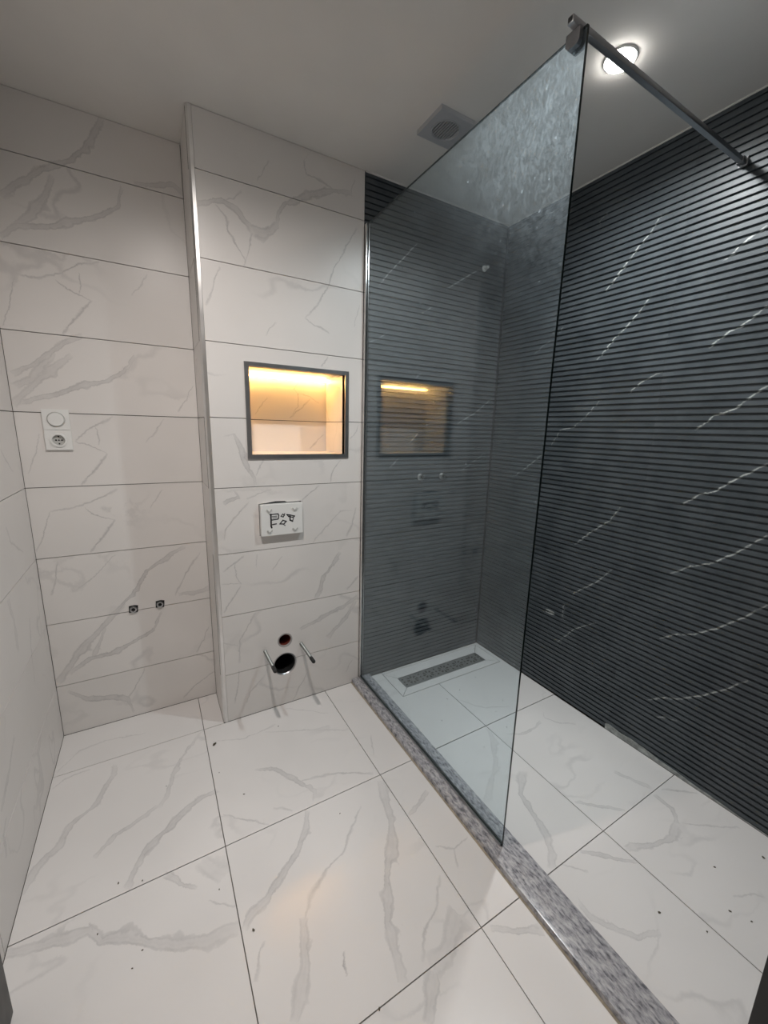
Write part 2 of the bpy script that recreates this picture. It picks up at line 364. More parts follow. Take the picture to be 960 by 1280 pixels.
# ------------------------------------------------------------------ veins read off the photograph (crop-pixel traces)
CR = {  # crop origin x, y, scale
    'A': (0, 80, 3.2), 'B': (0, 440, 2.56), 'C': (220, 100, 3.692), 'D': (280, 430, 4.8), 'E': (240, 690, 4.0),
    'F6': (200, 840, 2.2857), 'F7': (0, 860, 3.047), 'G4': (420, 780, 3.2), 'G5': (560, 960, 2.4),
    'K2': (660, 200, 3.2), 'K3': (640, 540, 2.56), 'K7': (440, 300, 3.4286)}
def T(cr, w, s, *pts): return (cr, w, s, pts)
VE = {'niche': (1, Y0 - .008, [
    T('D', 6, .6, (445, 230), (420, 270), (446, 300), (442, 380), (392, 445)), T('D', 5, .5, (262, 320), (220, 370), (190, 420)),
    T('D', 9, .5, (515, 330), (470, 380), (440, 405), (392, 445)), T('D', 5, .5, (446, 300), (500, 310), (570, 355)), T('D', 7, .5, (600, 540), (560, 580), (515, 635)),
]), 'wall_left': (0, 0.0, [
    T('B', 8, .4, (0, 310), (20, 350), (42, 385)), T('B', 8, .4, (18, 560), (35, 610), (75, 640)), T('B', 8, .4, (95, 850), (100, 950), (112, 1060)),
    T('F7', 12, .4, (55, 180), (35, 320), (5, 470)), T('F7', 22, .35, (155, 170), (145, 250), (158, 330), (140, 450)), T('F7', 10, .4, (22, 500), (15, 560), (25, 640)),
    T('B', 10, .35, (25, 790), (45, 860), (60, 960)),
]), 'wall_back': (1, Y0, [
    T('A', 16, .5, (410, 215), (370, 290), (340, 340), (280, 385), (150, 430), (60, 480), (0, 530)),
    T('A', 14, .5, (490, 490), (475, 570), (380, 615), (290, 630), (215, 650), (60, 650), (0, 690)),
    T('A', 18, .4, (210, 450), (180, 530), (130, 600), (60, 650)),
    T('A', 10, .4, (730, 520), (690, 480), (600, 485), (530, 480)),
    T('A', 9, .5, (400, 790), (330, 800), (230, 840), (150, 855), (60, 840)),
    T('A', 5, .5, (60, 840), (40, 960), (10, 1050)),
    T('A', 6, .5, (220, 860), (270, 900), (330, 925), (365, 945)),
    T('A', 9, .6, (368, 945), (330, 985), (290, 1030), (250, 1080)),
    T('A', 5, .5, (318, 835), (325, 920)),
    T('A', 5, .4, (590, 840), (560, 890), (525, 925)),
    T('A', 14, .5, (330, 1085), (270, 1110), (200, 1150), (140, 1200), (50, 1240)),
    T('A', 20, .4, (210, 1145), (170, 1200), (130, 1260), (60, 1290)),
    T('B', 12, .55, (435, 10), (400, 60), (340, 95), (270, 105), (170, 140), (60, 160)),
    T('B', 18, .4, (230, 10), (160, 60), (90, 120), (40, 170)),
    T('B', 5, .5, (620, 110), (595, 150), (570, 190)),
    T('B', 9, .5, (360, 205), (320, 230), (280, 250), (240, 285)),
    T('B', 5, .5, (240, 285), (310, 305), (345, 325)),
    T('B', 9, .6, (345, 325), (310, 370), (260, 425)),
    T('B', 5, .5, (310, 240), (320, 300)),
    T('B', 5, .4, (125, 260), (118, 320), (90, 390)),
    T('B', 5, .4, (525, 215), (490, 265), (465, 290)),
    T('B', 9, .5, (375, 435), (340, 460), (250, 495), (160, 510)),
    T('B', 5, .5, (160, 510), (140, 590), (115, 640)),
    T('B', 5, .5, (270, 495), (300, 520), (370, 535)),
    T('B', 9, .6, (370, 535), (330, 590), (290, 640)),
    T('B', 5, .4, (520, 440), (480, 500)),
    T('B', 12, .6, (590, 620), (530, 660), (470, 700), (430, 770), (400, 800), (340, 860)),
    T('B', 6, .5, (640, 640), (600, 700), (560, 780)),
    T('B', 9, .5, (185, 670), (180, 720), (165, 780)),
    T('B', 6, .4, (370, 650), (300, 720), (240, 765)),
    T('B', 10, .4, (670, 755), (620, 770), (570, 775)),
    T('B', 20, .5, (400, 800), (330, 880), (270, 940), (220, 1010), (185, 1060)),
    T('B', 12, .6, (520, 830), (490, 890), (440, 920), (360, 965), (290, 980), (220, 1030)),
    T('B', 10, .4, (340, 870), (320, 930), (300, 980)),
    T('B', 6, .5, (670, 880), (650, 920), (630, 960)),
    T('B', 12, .5, (215, 1085), (280, 1110), (370, 1105), (410, 1112), (430, 1150)),
    T('B', 7, .5, (465, 1010), (430, 1080), (405, 1112)),
    T('B', 9, .5, (690, 1020), (620, 1070), (585, 1110)),
]), 'boxing': (1, YP, [
    T('C', 16, .55, (100, 570), (180, 555), (220, 560), (270, 590), (310, 640), (350, 680)),
    T('C', 24, .45, (345, 690), (400, 705), (440, 695), (472, 670)),
    T('C', 14, .5, (462, 690), (470, 620), (505, 570), (600, 535), (720, 510), (810, 520)),
    T('C', 7, .4, (300, 510), (260, 545), (220, 555)),
    T('C', 8, .55, (180, 570), (230, 630), (245, 700), (290, 780), (320, 830), (315, 865)),
    T('C', 6, .5, (350, 700), (345, 760), (320, 830)),
    T('C', 8, .5, (630, 320), (590, 370), (600, 430), (690, 480), (740, 510)),
    T('C', 5, .4, (430, 370), (400, 420), (370, 465)),
    T('C', 5, .4, (825, 460), (808, 525)),
    T('C', 8, .5, (205, 860), (180, 920), (140, 1040)),
    T('C', 7, .55, (835, 680), (770, 800), (730, 870), (705, 950), (650, 1040), (595, 1100)),
    T('C', 5, .55, (595, 1100), (640, 1130), (710, 1170)),
    T('C', 6, .4, (460, 1120), (430, 1150), (410, 1180)),
    T('C', 5, .4, (850, 1040), (820, 1140)),
    T('D', 12, .5, (0, 550), (60, 545), (100, 620), (130, 720), (180, 800), (190, 850)),
    T('D', 7, .45, (240, 690), (215, 740), (190, 790)),
    T('D', 7, .5, (625, 75), (605, 110), (585, 135)),
    T('D', 6, .45, (810, 490), (790, 530), (755, 570)),
    T('D', 7, .5, (700, 690), (650, 770), (640, 830)),
    T('D', 16, .5, (70, 880), (90, 920), (30, 940), (0, 960)),
    T('D', 7, .5, (150, 940), (60, 1050), (10, 1120), (0, 1180)),
    T('D', 8, .4, (290, 870), (200, 900), (130, 930)),
    T('D', 9, .5, (570, 850), (500, 910), (460, 950)),
    T('D', 7, .5, (790, 980), (770, 1080), (730, 1160)),
    T('D', 6, .4, (770, 1000), (700, 1000), (630, 1080), (530, 1190)),
    T('E', 9, .5, (262, 20), (210, 60), (155, 100)),
    T('E', 5, .4, (322, 10), (320, 80)),
    T('E', 5, .55, (215, 60), (220, 120), (245, 165)),
    T('E', 8, .55, (245, 170), (200, 235), (160, 305)),
    T('E', 5, .4, (150, 160), (240, 162)),
    T('E', 10, .55, (740, 0), (700, 70), (655, 130), (640, 190), (615, 235)),
    T('E', 6, .5, (830, 120), (800, 160), (770, 190)),
    T('E', 5, .4, (450, 20), (425, 60), (400, 90)),
    T('E', 9, .5, (320, 300), (270, 390), (240, 440), (235, 560)),
    T('E', 7, .4, (160, 455), (200, 465), (235, 470)),
    T('E', 12, .55, (830, 220), (760, 270), (680, 310), (600, 355), (540, 385)),
    T('E', 16, .45, (820, 240), (770, 330), (710, 390), (680, 430)),
    T('E', 8, .45, (240, 590), (230, 680), (215, 760)),
    T('E', 6, .4, (370, 610), (300, 690), (270, 760)),
    T('E', 8, .45, (580, 600), (530, 690), (500, 750)),
    T('E', 5, .4, (800, 540), (770, 600)),
]), 'floor': (2, 0.0, [
    T('F7', 16, .5, (440, 290), (430, 330), (375, 430), (340, 465), (270, 520), (220, 610), (140, 680), (80, 790)),
    T('F7', 8, .4, (340, 310), (250, 345), (200, 385)),
    T('F7', 10, .45, (755, 180), (690, 270), (660, 330), (640, 400), (600, 460)),
    T('F7', 16, .6, (830, 390), (760, 425), (700, 470), (650, 530), (570, 600), (530, 660), (480, 770)),
    T('F7', 10, .5, (600, 450), (500, 525), (440, 560), (355, 650)),
    T('F7', 8, .35, (560, 170), (400, 200), (300, 240), (220, 320)),
    T('F7', 20, .5, (0, 1020), (130, 990), (250, 955), (340, 925), (390, 960), (480, 945), (560, 965), (640, 975), (780, 965), (860, 925), (914, 910)),
    T('F7', 6, .5, (345, 890), (350, 930)),
    T('F7', 10, .5, (630, 705), (690, 745), (750, 760)),
    T('F7', 8, .4, (790, 810), (840, 822), (900, 830)),
    T('F7', 40, .3, (770, 650), (800, 690), (860, 710)),
    T('F6', 8, .4, (330, 148), (300, 165), (240, 190), (150, 198)),
    T('F6', 12, .55, (270, 280), (330, 275), (370, 300), (400, 315), (440, 340), (440, 370)),
    T('F6', 9, .5, (400, 312), (480, 292), (560, 287), (610, 290)),
    T('F6', 9, .5, (180, 405), (230, 420), (310, 435)),
    T('F6', 8, .4, (320, 390), (350, 390), (380, 396)),
    T('F6', 6, .4, (360, 105), (430, 110), (480, 118)),
    T('F6', 7, .35, (300, 172), (420, 165), (540, 165)),
    T('F6', 16, .55, (425, 395), (415, 450), (390, 520), (350, 580), (310, 640), (260, 690), (240, 740)),
    T('F6', 9, .5, (575, 380), (545, 450), (520, 520), (480, 560), (430, 640), (410, 720)),
    T('F6', 20, .45, (410, 700), (415, 830), (405, 900), (385, 1000)),
    T('F6', 18, .5, (630, 310), (660, 420), (665, 500), (650, 570), (655, 720), (680, 830), (695, 890)),
    T('F6', 9, .45, (800, 580), (785, 680), (755, 750), (750, 830)),
    T('F6', 40, .35, (890, 720), (850, 690), (830, 780), (780, 850)),
    T('F6', 5, .7, (525, 800), (530, 870)),
    T('F6', 8, .4, (300, 770), (285, 820), (270, 890)),
    T('F6', 10, .45, (765, 340), (740, 380), (710, 410)),
    T('F6', 8, .45, (790, 500), (840, 505), (880, 470)),
    T('F6', 7, .4, (840, 505), (850, 560)),
    T('F6', 7, .4, (602, 180), (610, 240)),
    T('F6', 20, .45, (785, 850), (780, 930), (765, 1006)),
    T('G5', 12, .45, (130, 480), (200, 490), (290, 490)),
    T('G4', 6, .5, (480, 300), (540, 320), (600, 335), (700, 330)),
    T('G4', 10, .45, (820, 390), (790, 420), (740, 440), (680, 440)),
    T('G4', 8, .45, (825, 350), (835, 375), (880, 392), (960, 400)),
    T('G4', 16, .35, (610, 410), (630, 470), (640, 560), (600, 720)),
    T('G4', 16, .5, (750, 590), (740, 680), (790, 760), (830, 820), (860, 900), (870, 980)),
    T('G5', 10, .5, (380, 100), (450, 115), (530, 125)),
    T('G5', 12, .45, (500, 10), (560, 40), (610, 60)),
    T('G5', 16, .5, (620, 80), (670, 120), (690, 170)),
    T('G5', 16, .5, (690, 170), (670, 210), (620, 230), (530, 240)),
    T('G5', 7, .45, (700, 165), (790, 175), (880, 180)),
    T('G5', 9, .5, (640, 65), (700, 68), (750, 75)),
    T('G5', 12, .55, (400, 250), (470, 265), (575, 285)),
    T('G5', 9, .4, (340, 290), (420, 310)),
    T('G5', 12, .4, (390, 400), (430, 450), (500, 480), (570, 505), (640, 490)),
    T('G5', 8, .4, (860, 390), (900, 380), (950, 385)),
]), 'wall_right': (0, XR, [
    T('K2', 5, 1, (535, 215), (490, 290), (440, 350), (390, 420), (345, 480), (305, 530)),
    T('K2', 5, 1, (490, 545), (450, 600), (400, 660), (350, 710), (310, 760), (275, 800)),
    T('K2', 4, .7, (535, 845), (450, 890), (400, 935)),
    T('K2', 4, .6, (290, 960), (220, 1035), (180, 1070), (130, 1080), (90, 1145)),
    T('K2', 5, 1, (960, 260), (910, 295), (850, 340), (820, 375), (780, 405)),
    T('K2', 5, 1, (960, 580), (900, 630), (850, 665), (800, 690), (760, 720), (722, 755)),
    T('K2', 5, 1, (960, 900), (880, 955), (830, 995), (740, 1025), (700, 1060), (665, 1080)),
    T('K2', 4, .6, (320, 205), (300, 230), (275, 265)),
    T('K2', 4, .5, (140, 670), (125, 690)),
    T('K3', 5, 1, (819, 100), (700, 160), (650, 190), (600, 200), (545, 232)),
    T('K3', 5, .8, (347, 240), (310, 285), (260, 315), (200, 360)),
    T('K3', 5, .9, (819, 330), (720, 385), (640, 420), (570, 430), (505, 455)),
    T('K3', 5, .7, (320, 440), (270, 480), (190, 520)),
    T('K3', 4, .6, (166, 545), (160, 600)),
    T('K3', 4, .6, (270, 610), (200, 630), (140, 675)),
    T('K3', 5, .8, (819, 552), (740, 595), (650, 630), (580, 648), (520, 648), (470, 662)),
    T('K3', 5, .7, (755, 795), (680, 825), (600, 845), (530, 855), (480, 850), (435, 858)),
    T('K3', 4, .5, (530, 925), (490, 915), (450, 910)),
    T('K3', 10, .9, (108, 570), (135, 582)),
    T('K7', 4, .5, (855, 430), (820, 450), (780, 490)),
    T('K7', 5, .7, (820, 915), (740, 980), (690, 1015)),
]), 'wall_back_shower': (1, YP, [
    T('K7', 5, .8, (280, 15), (220, 80), (160, 140), (120, 190)),
    T('K7', 5, .7, (540, 130), (480, 165), (405, 210)),
    T('K7', 4, .6, (340, 290), (300, 315)),
    T('K7', 4, .5, (150, 400), (110, 425), (70, 440)),
    T('K7', 4, .6, (600, 680), (530, 740), (450, 790)),
    T('K7', 4, .7, (290, 820), (265, 850), (250, 870)),
    T('K7', 4, .5, (300, 570), (270, 595)),
    T('K7', 4, .5, (200, 935), (180, 960), (165, 975)),
    T('K7', 4, .4, (570, 915), (520, 950), (470, 990)),
])}
VEIN3D = {}
for key, (ax, val, lst) in VE.items():
    out = []
    for cr, wmm, st, pts in lst:
        ox, oy, sc = CR[cr]
        P3 = [unproject(ox + x / sc, oy + y / sc, ax, val) for x, y in pts]
        out.append((P3, ax, wmm / 1000.0, st))
    VEIN3D[key] = out

def veins_for(key, origin, a0, a1, b0, b1):
    """veins of a surface that cross the tile; returned in the tile's own coordinates"""
    if key not in VEIN3D: return []
    res = []
    for P3, ax, wd, st in VEIN3D[key]:
        ia, ib = [(1, 2), (0, 2), (0, 1)][ax]
        hit = False
        for p, q in zip(P3, P3[1:]):
            for k in range(9):
                r = p.lerp(q, k / 8)
                if a0 - .005 < r[ia] < a1 + .005 and b0 - .005 < r[ib] < b1 + .005: hit = True
        if hit: res.append(([p - Vector(origin) for p in P3], ax, wd, st))
    return res

GENERIC = {'wall': white_tile('white_marble_wall_tile', [], WALL_BASE, WALL_R, 0.3),
           'floor': white_tile('white_marble_floor_tile', [], FLOOR_BASE, FLOOR_R, 0.3),
           'dark': dark_tile('dark_ribbed_tile', [])}
_cnt = [0]
def tile_mat(kind, key, origin, a0, a1, b0, b1):
    v = veins_for(key, origin, a0, a1, b0, b1)
    if not v: return GENERIC[kind]
    _cnt[0] += 1
    if kind == 'dark': return dark_tile('dark_print_%d' % _cnt[0], v)
    if kind == 'floor': return white_tile('floor_print_%d' % _cnt[0], v, FLOOR_BASE, FLOOR_R, 0.25, .46)
    return white_tile('wall_print_%d' % _cnt[0], v, WALL_BASE, WALL_R, 0.25)

_mesh = {}
def flat_tile(parent, m, plane, a0, a1, b0, b1, kind, key=None, loops=None, name='tile', jit=0.0004):
    """a flat tile whose face lies on `plane`; origin at its lower-left corner"""
    g = GAP / 2
    f = MAP[m]
    base = Vector(f(a0, b0, 0))
    ax = {'back': 1, 'front': 1, 'left': 0, 'right': 0, 'floor': 2, 'ceil': 2}[m]
    base[ax] = plane
    org = base + Vector(f(0, 0, -TH)) + Vector(f(0, 0, random.uniform(-jit, jit)))
    if loops is None:
        k = (m, round(a1 - a0, 4), round(b1 - b0, 4))
        if k not in _mesh:
            _mesh[k] = prism(name, [rect(g, a1 - a0 - g, g, b1 - b0 - g)], 0, TH, m)
        me = _mesh[k]
    else:
        me = prism(name, [[(a - a0, b - b0) for a, b in lp] for lp in loops], 0, TH, m)
    return link(name, me, tile_mat(kind, key, org, a0, a1, b0, b1), parent, org - parent.location)

RIB, RDEP = 0.025, 0.0085
def rib_tile(parent, m, plane, a0, a1, b0, b1, key=None):
    L_, n = a1 - a0, round((b1 - b0) / RIB)
    g = 0.0003
    k = ('rib', m, round(L_, 4), n)
    if k not in _mesh:
        f = MAP[m]; prof = [(0.0, 0.0005)]
        for i in range(n):
            z = i * RIB
            if i: prof.append((0.006, z))
            prof += [(0.006, z + 0.0078), (0.006 + RDEP - .0012, z + 0.0081), (0.006 + RDEP, z + 0.0095), (0.006 + RDEP, z + 0.0245), (0.006, z + RIB - (0.0005 if i == n - 1 else 0))]
        prof = [q for i, q in enumerate(prof) if i == 0 or q != prof[i - 1]]
        prof.insert(1, (0.006, 0.0005)); prof.append((0.0, n * RIB - 0.0005))
        bm = bmesh.new()
        A = [bm.verts.new(f(g, z, c)) for c, z in prof]; B = [bm.verts.new(f(L_ - g, z, c)) for c, z in prof]
        for i in range(len(prof)):
            j = (i + 1) % len(prof); bm.faces.new((A[i], A[j], B[j], B[i]))
        bm.faces.new(A); bm.faces.new(B)
        _mesh[k] = finish(bm, 'ribbed_tile')
    f = MAP[m]; base = Vector(f(a0, b0, 0)); ax = 1 if m in ('back', 'front') else 0; base[ax] = plane
    org = base + Vector(f(0, 0, -(0.006 + RDEP)))
    return link('ribbed_tile', _mesh[k], tile_mat('dark', key, org, a0, a1, b0, b1), parent, org - parent.location)

def struct(name, me, mat, label):
    return tag(link(name, me, mat), label, None, None, 'structure')

# ------------------------------------------------------------------ room shell
floor = struct('floor', box('floor', -0.06, XK0 + .005, YE - .05, Y0 + .06, -0.08, -TH), M['mortar'], 'white marble-look porcelain floor tiles of the bathroom outside the shower')
floor_sh = struct('floor_shower', box('floor_shower', XK0 + .006, XR + .06, YF - .06, YP + .06, -0.08, -TH), M['mortar'], 'white marble-look floor tiles inside the shower behind the glass')
ceiling = struct('ceiling', box('ceiling', -0.06, XR + .06, YE - .05, Y0 + .06, H, H + .06), M['plaster'], 'plain painted ceiling above the whole bathroom')
wall_left = struct('wall_left', box('wall_left', -0.06, -TH, YE, Y0 + .06, 0, H), M['mortar'], 'white marble-look tiled wall holding the dark door, at right angles to the socket wall')
wall_back = struct('wall_back', box('wall_back', -TH, XB + .03, Y0 + TH, Y0 + .06, 0, H), M['mortar'], 'white tiled wall with the light switch, socket and two water outlets')
# boxing front with its openings
NX0, NX1, NZ0, NZ1 = 0.838, 1.288, 1.293, 1.668      # clear niche opening
FX0, FX1, FZ0, FZ1 = 0.862, 1.058, 0.921, 1.066      # flush access cover
PD = (0.961, 0.229, 0.061)                            # drain hole
PF = (0.964, 0.361, 0.038)                            # flush hole
sub = [rect(XB + .0, XG, 0, H), rect(NX0, NX1, NZ0, NZ1), rect(FX0 - .004, FX1 + .004, FZ0 - .004, FZ1 + .008), circ(*PD), circ(PF[0], PF[1], PF[2] + .002)]
me = prism('wall_boxing', sub, -0.03, -TH, 'back')
wall_box = link('wall_boxing', me, M['mortar'], None, (0, YP, 0))
tag(wall_box, 'projecting white tiled boxing with lit niche, flush cover and toilet pipes', None, None, 'structure')
side_me = box('boxing_side', XB + TH, XB + .03, YP + .0305, Y0 - .001, 0, H)
link('side_backing', side_me, M['mortar'], wall_box, (0, -YP, 0))
wall_bs = struct('wall_back_shower', box('wall_back_shower', XG + .001, XR + .06, YP + .0150, YP + .06, 0, H), M['mortar_dark'], 'dark grey ribbed tile wall behind the glass with the two mixer stubs')
wall_right = struct('wall_right', box('wall_right', XR + .0150, XR + .06, YF - .06, YP + .013, 0, H), M['mortar_dark'], 'long dark ribbed tile wall of the shower holding the support bar end')
wall_fs = struct('wall_front_shower', box('wall_front_shower', 1.415, XR + .013, YF - .09, YF - .0150, 0, H), M['mortar_dark'], 'short dark ribbed end wall closing the shower')
wall_fr = struct('wall_front', box('wall_front', -0.06, 1.47, YE - .05, YE, 0, H), M['wall_paint'], 'plain painted wall opposite the socket wall')
wall_jr = struct('wall_right_entrance', box('wall_right_entrance', 1.415, 1.47, YE, YF - .091, 0, H), M['door_dark'], 'dark panelled wall running back from the shower end')

# tiles: floor
XJ1, XJ2, XJ3 = 0.565, 1.1766, 1.775
RY = [Y0, YP, -0.790, -1.392, -1.994, -2.6, YE]
for i in range(len(RY) - 1):
    b1, b0 = RY[i], RY[i + 1]
    for a0, a1 in ((0, XJ1), (XJ1, XJ2), (XJ2, XK0)):
        if i == 0:
            if a0 >= XJ2: continue
            if a0 == XJ1: a1 = XB
            if a0 > XB: continue
        flat_tile(floor, 'floor', 0.0, a0, a1, b0, b1, 'floor', 'floor')
# tiles: shower floor, mitred round the drain
DX0, DX1, DY0, DY1 = 1.533, 2.262, -0.412, -0.185
GX0, GX1, GY0, GY1 = 1.591, 2.190, -0.358, -0.258
g = .002
XS1 = XR - .001
flat_tile(floor_sh, 'floor', 0.0, XK1, XJ3, RY[2], YP, 'floor', 'floor', [[(XK1, RY[2] + g), (XJ3 - g, RY[2] + g), (XJ3 - g, DY0 - g), (DX0 - g, DY0 - g), (DX0 - g, YP), (XK1, YP)]])
flat_tile(floor_sh, 'floor', 0.0, XJ3, XS1, RY[2], YP, 'floor', 'floor', [[(XJ3 + g, RY[2] + g), (XS1, RY[2] + g), (XS1, YP), (DX1 + g, YP), (DX1 + g, DY0 - g), (XJ3 + g, DY0 - g)]])
flat_tile(floor_sh, 'floor', 0.0, DX0, DX1, DY1, YP, 'floor', None, [rect(DX0 + g, DX1 - g, DY1 + g, YP)])
for lp in ([(DX0 + 2*g, DY0 + g), (DX1 - 2*g, DY0 + g), (GX1 - g, GY0), (GX0 + g, GY0)], [(DX0 + 2*g, DY1 - g), (GX0 + g, GY1), (GX1 - g, GY1), (DX1 - 2*g, DY1 - g)],
           [(DX0 + g, DY0 + 2*g), (GX0, GY0 + g), (GX0, GY1 - g), (DX0 + g, DY1 - 2*g)], [(DX1 - g, DY0 + 2*g), (DX1 - g, DY1 - 2*g), (GX1, GY1 - g), (GX1, GY0 + g)]):
    flat_tile(floor_sh, 'floor', 0.0, DX0, DX1, DY0, DY1, 'floor', None, [lp])
for b1, b0 in ((RY[2], RY[3]), (RY[3], YF)):
    for a0, a1 in ((XK1, XJ3), (XJ3, XS1)):
        flat_tile(floor_sh, 'floor', 0.0, a0, a1, b0, b1, 'floor', 'floor')

# tiles: white walls
for z0, z1 in zip(COURSES, COURSES[1:]):
    flat_tile(wall_back, 'back', Y0, 0.0, XB, z0, z1, 'wall', 'wall_back')
    for y0, y1 in ((-0.811, Y0), (-1.711, -0.811), (YE, -1.711)):
        flat_tile(wall_left, 'left', 0.0, y0, y1, z0, z1, 'wall', 'wall_left')
    flat_tile(wall_box, 'right', XB, YP + .012, Y0, z0, z1, 'wall', None)
    g = GAP / 2
    # boxing front
    a0, a1 = XB + .018, XG
    e = (a0 + g, a1 - .001, z0 + g, z1 - g)
    loops = None
    if abs(z0 - 1.45) < 1e-6:
        loops = [[(e[0], e[2]), (NX0, e[2]), (NX0, NZ1), (NX1, NZ1), (NX1, e[2]), (e[1], e[2]), (e[1], e[3]), (e[0], e[3])]]
    elif abs(z0 - 1.15) < 1e-6:
        loops = [[(e[0], e[2]), (e[1], e[2]), (e[1], e[3]), (NX1, e[3]), (NX1, NZ0), (NX0, NZ0), (NX0, e[3]), (e[0], e[3])]]
    elif abs(z0 - 0.85) < 1e-6:
        hole = [(FX0 - .003, FZ0 - .003), (FX1 + .003, FZ0 - .002), (FX1 + .002, FZ1 + .006), (FX0 + .130, FZ1 + .004), (FX0 + .118, FZ1 + .010), (FX0 + .075, FZ1 + .012), (FX0 + .03, FZ1 + .006), (FX0 - .003, FZ1 + .004)]
        loops = [rect(*e), hole]
    elif abs(z0 - 0.25) < 1e-6:
        x, y, r = PD; zc = e[2]; h0 = math.asin((zc - y) / r)
        arc = [(x + r * math.cos(t), y + r * math.sin(t)) for t in [h0 + (math.pi - 2 * h0) * i / 16 for i in range(17)]]
        loops = [[(e[0], e[2])] + arc[::-1] + [(e[1], e[2]), (e[1], e[3]), (e[0], e[3])], circ(*PF)]
    elif abs(z0) < 1e-6:
        x, y, r = PD; zc = e[3]; h0 = math.asin((zc - y) / r)
        arc = [(x + r * math.cos(t), y + r * math.sin(t)) for t in [h0 - (math.pi + 2 * h0) * i / 24 for i in range(25)]]
        loops = [[(e[0], e[2]), (e[1], e[2]), (e[1], e[3])] + arc + [(e[0], e[3])]]
    flat_tile(wall_box, 'back', YP, a0, a1, z0, z1, 'wall', 'boxing', loops)
    # dark ribbed walls
    rib_tile(wall_bs, 'back', YP, XG + .001, XR - .012, z0, z1, 'wall_back_shower')
    rib_tile(wall_right, 'right', XR, -1.09, YP - .001, z0, z1, 'wall_right')
    rib_tile(wall_right, 'right', XR, YF + .001, -1.09, z0, z1, 'wall_right')
    rib_tile(wall_fs, 'front', YF, 1.42, XR - .001, z0, z1, None)

# niche lining
NB = Y0 - .008                                             # niche back plane
nl = lambda lo: [lo]
def lining(me, org):
    mt = tile_mat('wall', 'niche', Vector(org), org[0], NX1, org[2], org[2] + .23) if abs(org[1] - NB) < 1e-6 else GENERIC['wall']
    return link('niche_tile', me, mt, wall_box, Vector(org) - wall_box.location)
lining(box('niche_tile', 0, NX1 - NX0 + .016, 0, .007, 0, 1.45 - NZ0 - .0015 + .008), (NX0 - .008, NB, NZ0 - .008))
lining(box('niche_tile', 0, NX1 - NX0 + .016, 0, .007, 0, NZ1 - 1.45 - .0015 + .008), (NX0 - .008, NB, 1.4515))
for x in (NX0 - .008, NX1):
    lining(box('niche_tile', 0, .008, 0, NB - YP - .004, 0, 1.4485 - NZ0), (x, YP + .002, NZ0))
    lining(box('niche_tile', 0, .008, 0, NB - YP - .004, 0, NZ1 - 1.4515), (x, YP + .002, 1.4515))
lining(box('niche_tile', 0, NX1 - NX0, 0, NB - YP - .004, 0, .008), (NX0, YP + .002, NZ0 - .008))
lining(box('niche_tile', 0, NX1 - NX0, 0, NB - YP - .004, 0, .008), (NX0, YP + .002, NZ1))

# ------------------------------------------------------------------ trims
def trim(name, label):
    o = empty(name); return tag(o, label, None, None, 'structure')
t1 = trim('trim_1', 'polished metal edge profile up the outer corner of the white boxing')
link('front_flange', prism('front_flange', [[(XB - .001, YP + .0085), (XB - .001, YP + .006), (XB + .006, YP - .001), (XB + .0185, YP - .001), (XB + .0185, YP + .004), (XB + .006, YP + .0085)]], 0.001, H - .001, 'floor'), M['satin'], t1)
link('side_flange', box('side_flange', XB - .0005, XB + .006, YP + .0085, YP + .0115, 0.001, H - .001), M['sealant'], t1)

for nm, lab, bx in (('trim_2', 'thin white plaster bead where the ribbed back wall meets the ceiling', (XG + .002, XR - .006, YP - .003, YP + .002, H - .005, H)),
                    ('trim_3', 'thin white plaster bead where the long ribbed wall meets the ceiling', (XR - .003, XR + .002, YF, YP - .004, H - .005, H))):
    struct(nm, box(nm, *bx), M['plaster'], lab)
sm = [(-1.082, .002), (-1.082, .030), (-1.10, .036), (-1.16, .028), (-1.20, .033), (-1.27, .030), (-1.33, .021), (-1.40, .019), (-1.47, .012), (-1.52, .012), (-1.60, .007), (-1.70, .005), (-1.70, .002)]
link('mortar_smear', prism('mortar_smear', [sm], .0003, .0022, 'right'), M['smear'], wall_right, (XR, 0, 0))

struct('trim_4', box('trim_4', 1.402, 1.4145, YF - .075, YF - .001, 0, H, .004), M['rubber'], 'black edge trim on the free corner of the shower end wall')

# ------------------------------------------------------------------ door in the left wall (dark casing edge at the picture's corner)
d1 = tag(empty('door_1', (0, -1.40, 0)), 'dark door with casing in the plain white tiled wall', None, None, 'structure')
for a, b in ((-1.045, -0.960), (-1.84, -1.755)):
    link('jamb', box('jamb', 0.002, 0.05, a, b, 0.001, 2.12, .003), M['door_dark'], d1, (0, 1.40, 0))
link('head_casing', box('head_casing', 0.002, 0.05, -1.84, -0.96, 2.121, 2.20, .003), M['door_dark'], d1, (0, 1.40, 0))
lf = link('door_leaf', box('door_leaf', 0.002, 0.03, -1.754, -1.046, 0.006, 2.118, .002), M['door_dark'], d1, (0, 1.40, 0))
link('handle', box('handle', 0.0305, 0.075, -1.70, -1.58, 1.03, 1.05, .006), M['gunmetal'], lf)

# ------------------------------------------------------------------ kerb
kb = bmesh.new()
box_bm(kb, XK0 + .002, XK1 - .001, YF + .001, YP - .001, -0.006, 0.024, .003)
kbo = link('shower_kerb', finish(kb, 'shower_kerb', True), M['kerb'])
link('sealant_bead', prism('sealant_bead', [[(XK0 - .003, .0006), (XK0 + .0015, .0006), (XK0 + .0015, .006)]], YF + .002, YP - .002, 'xz'), M['bead'], kbo)
tag(kbo, 'long grey veined marble kerb under the glass panel', 'kerb')

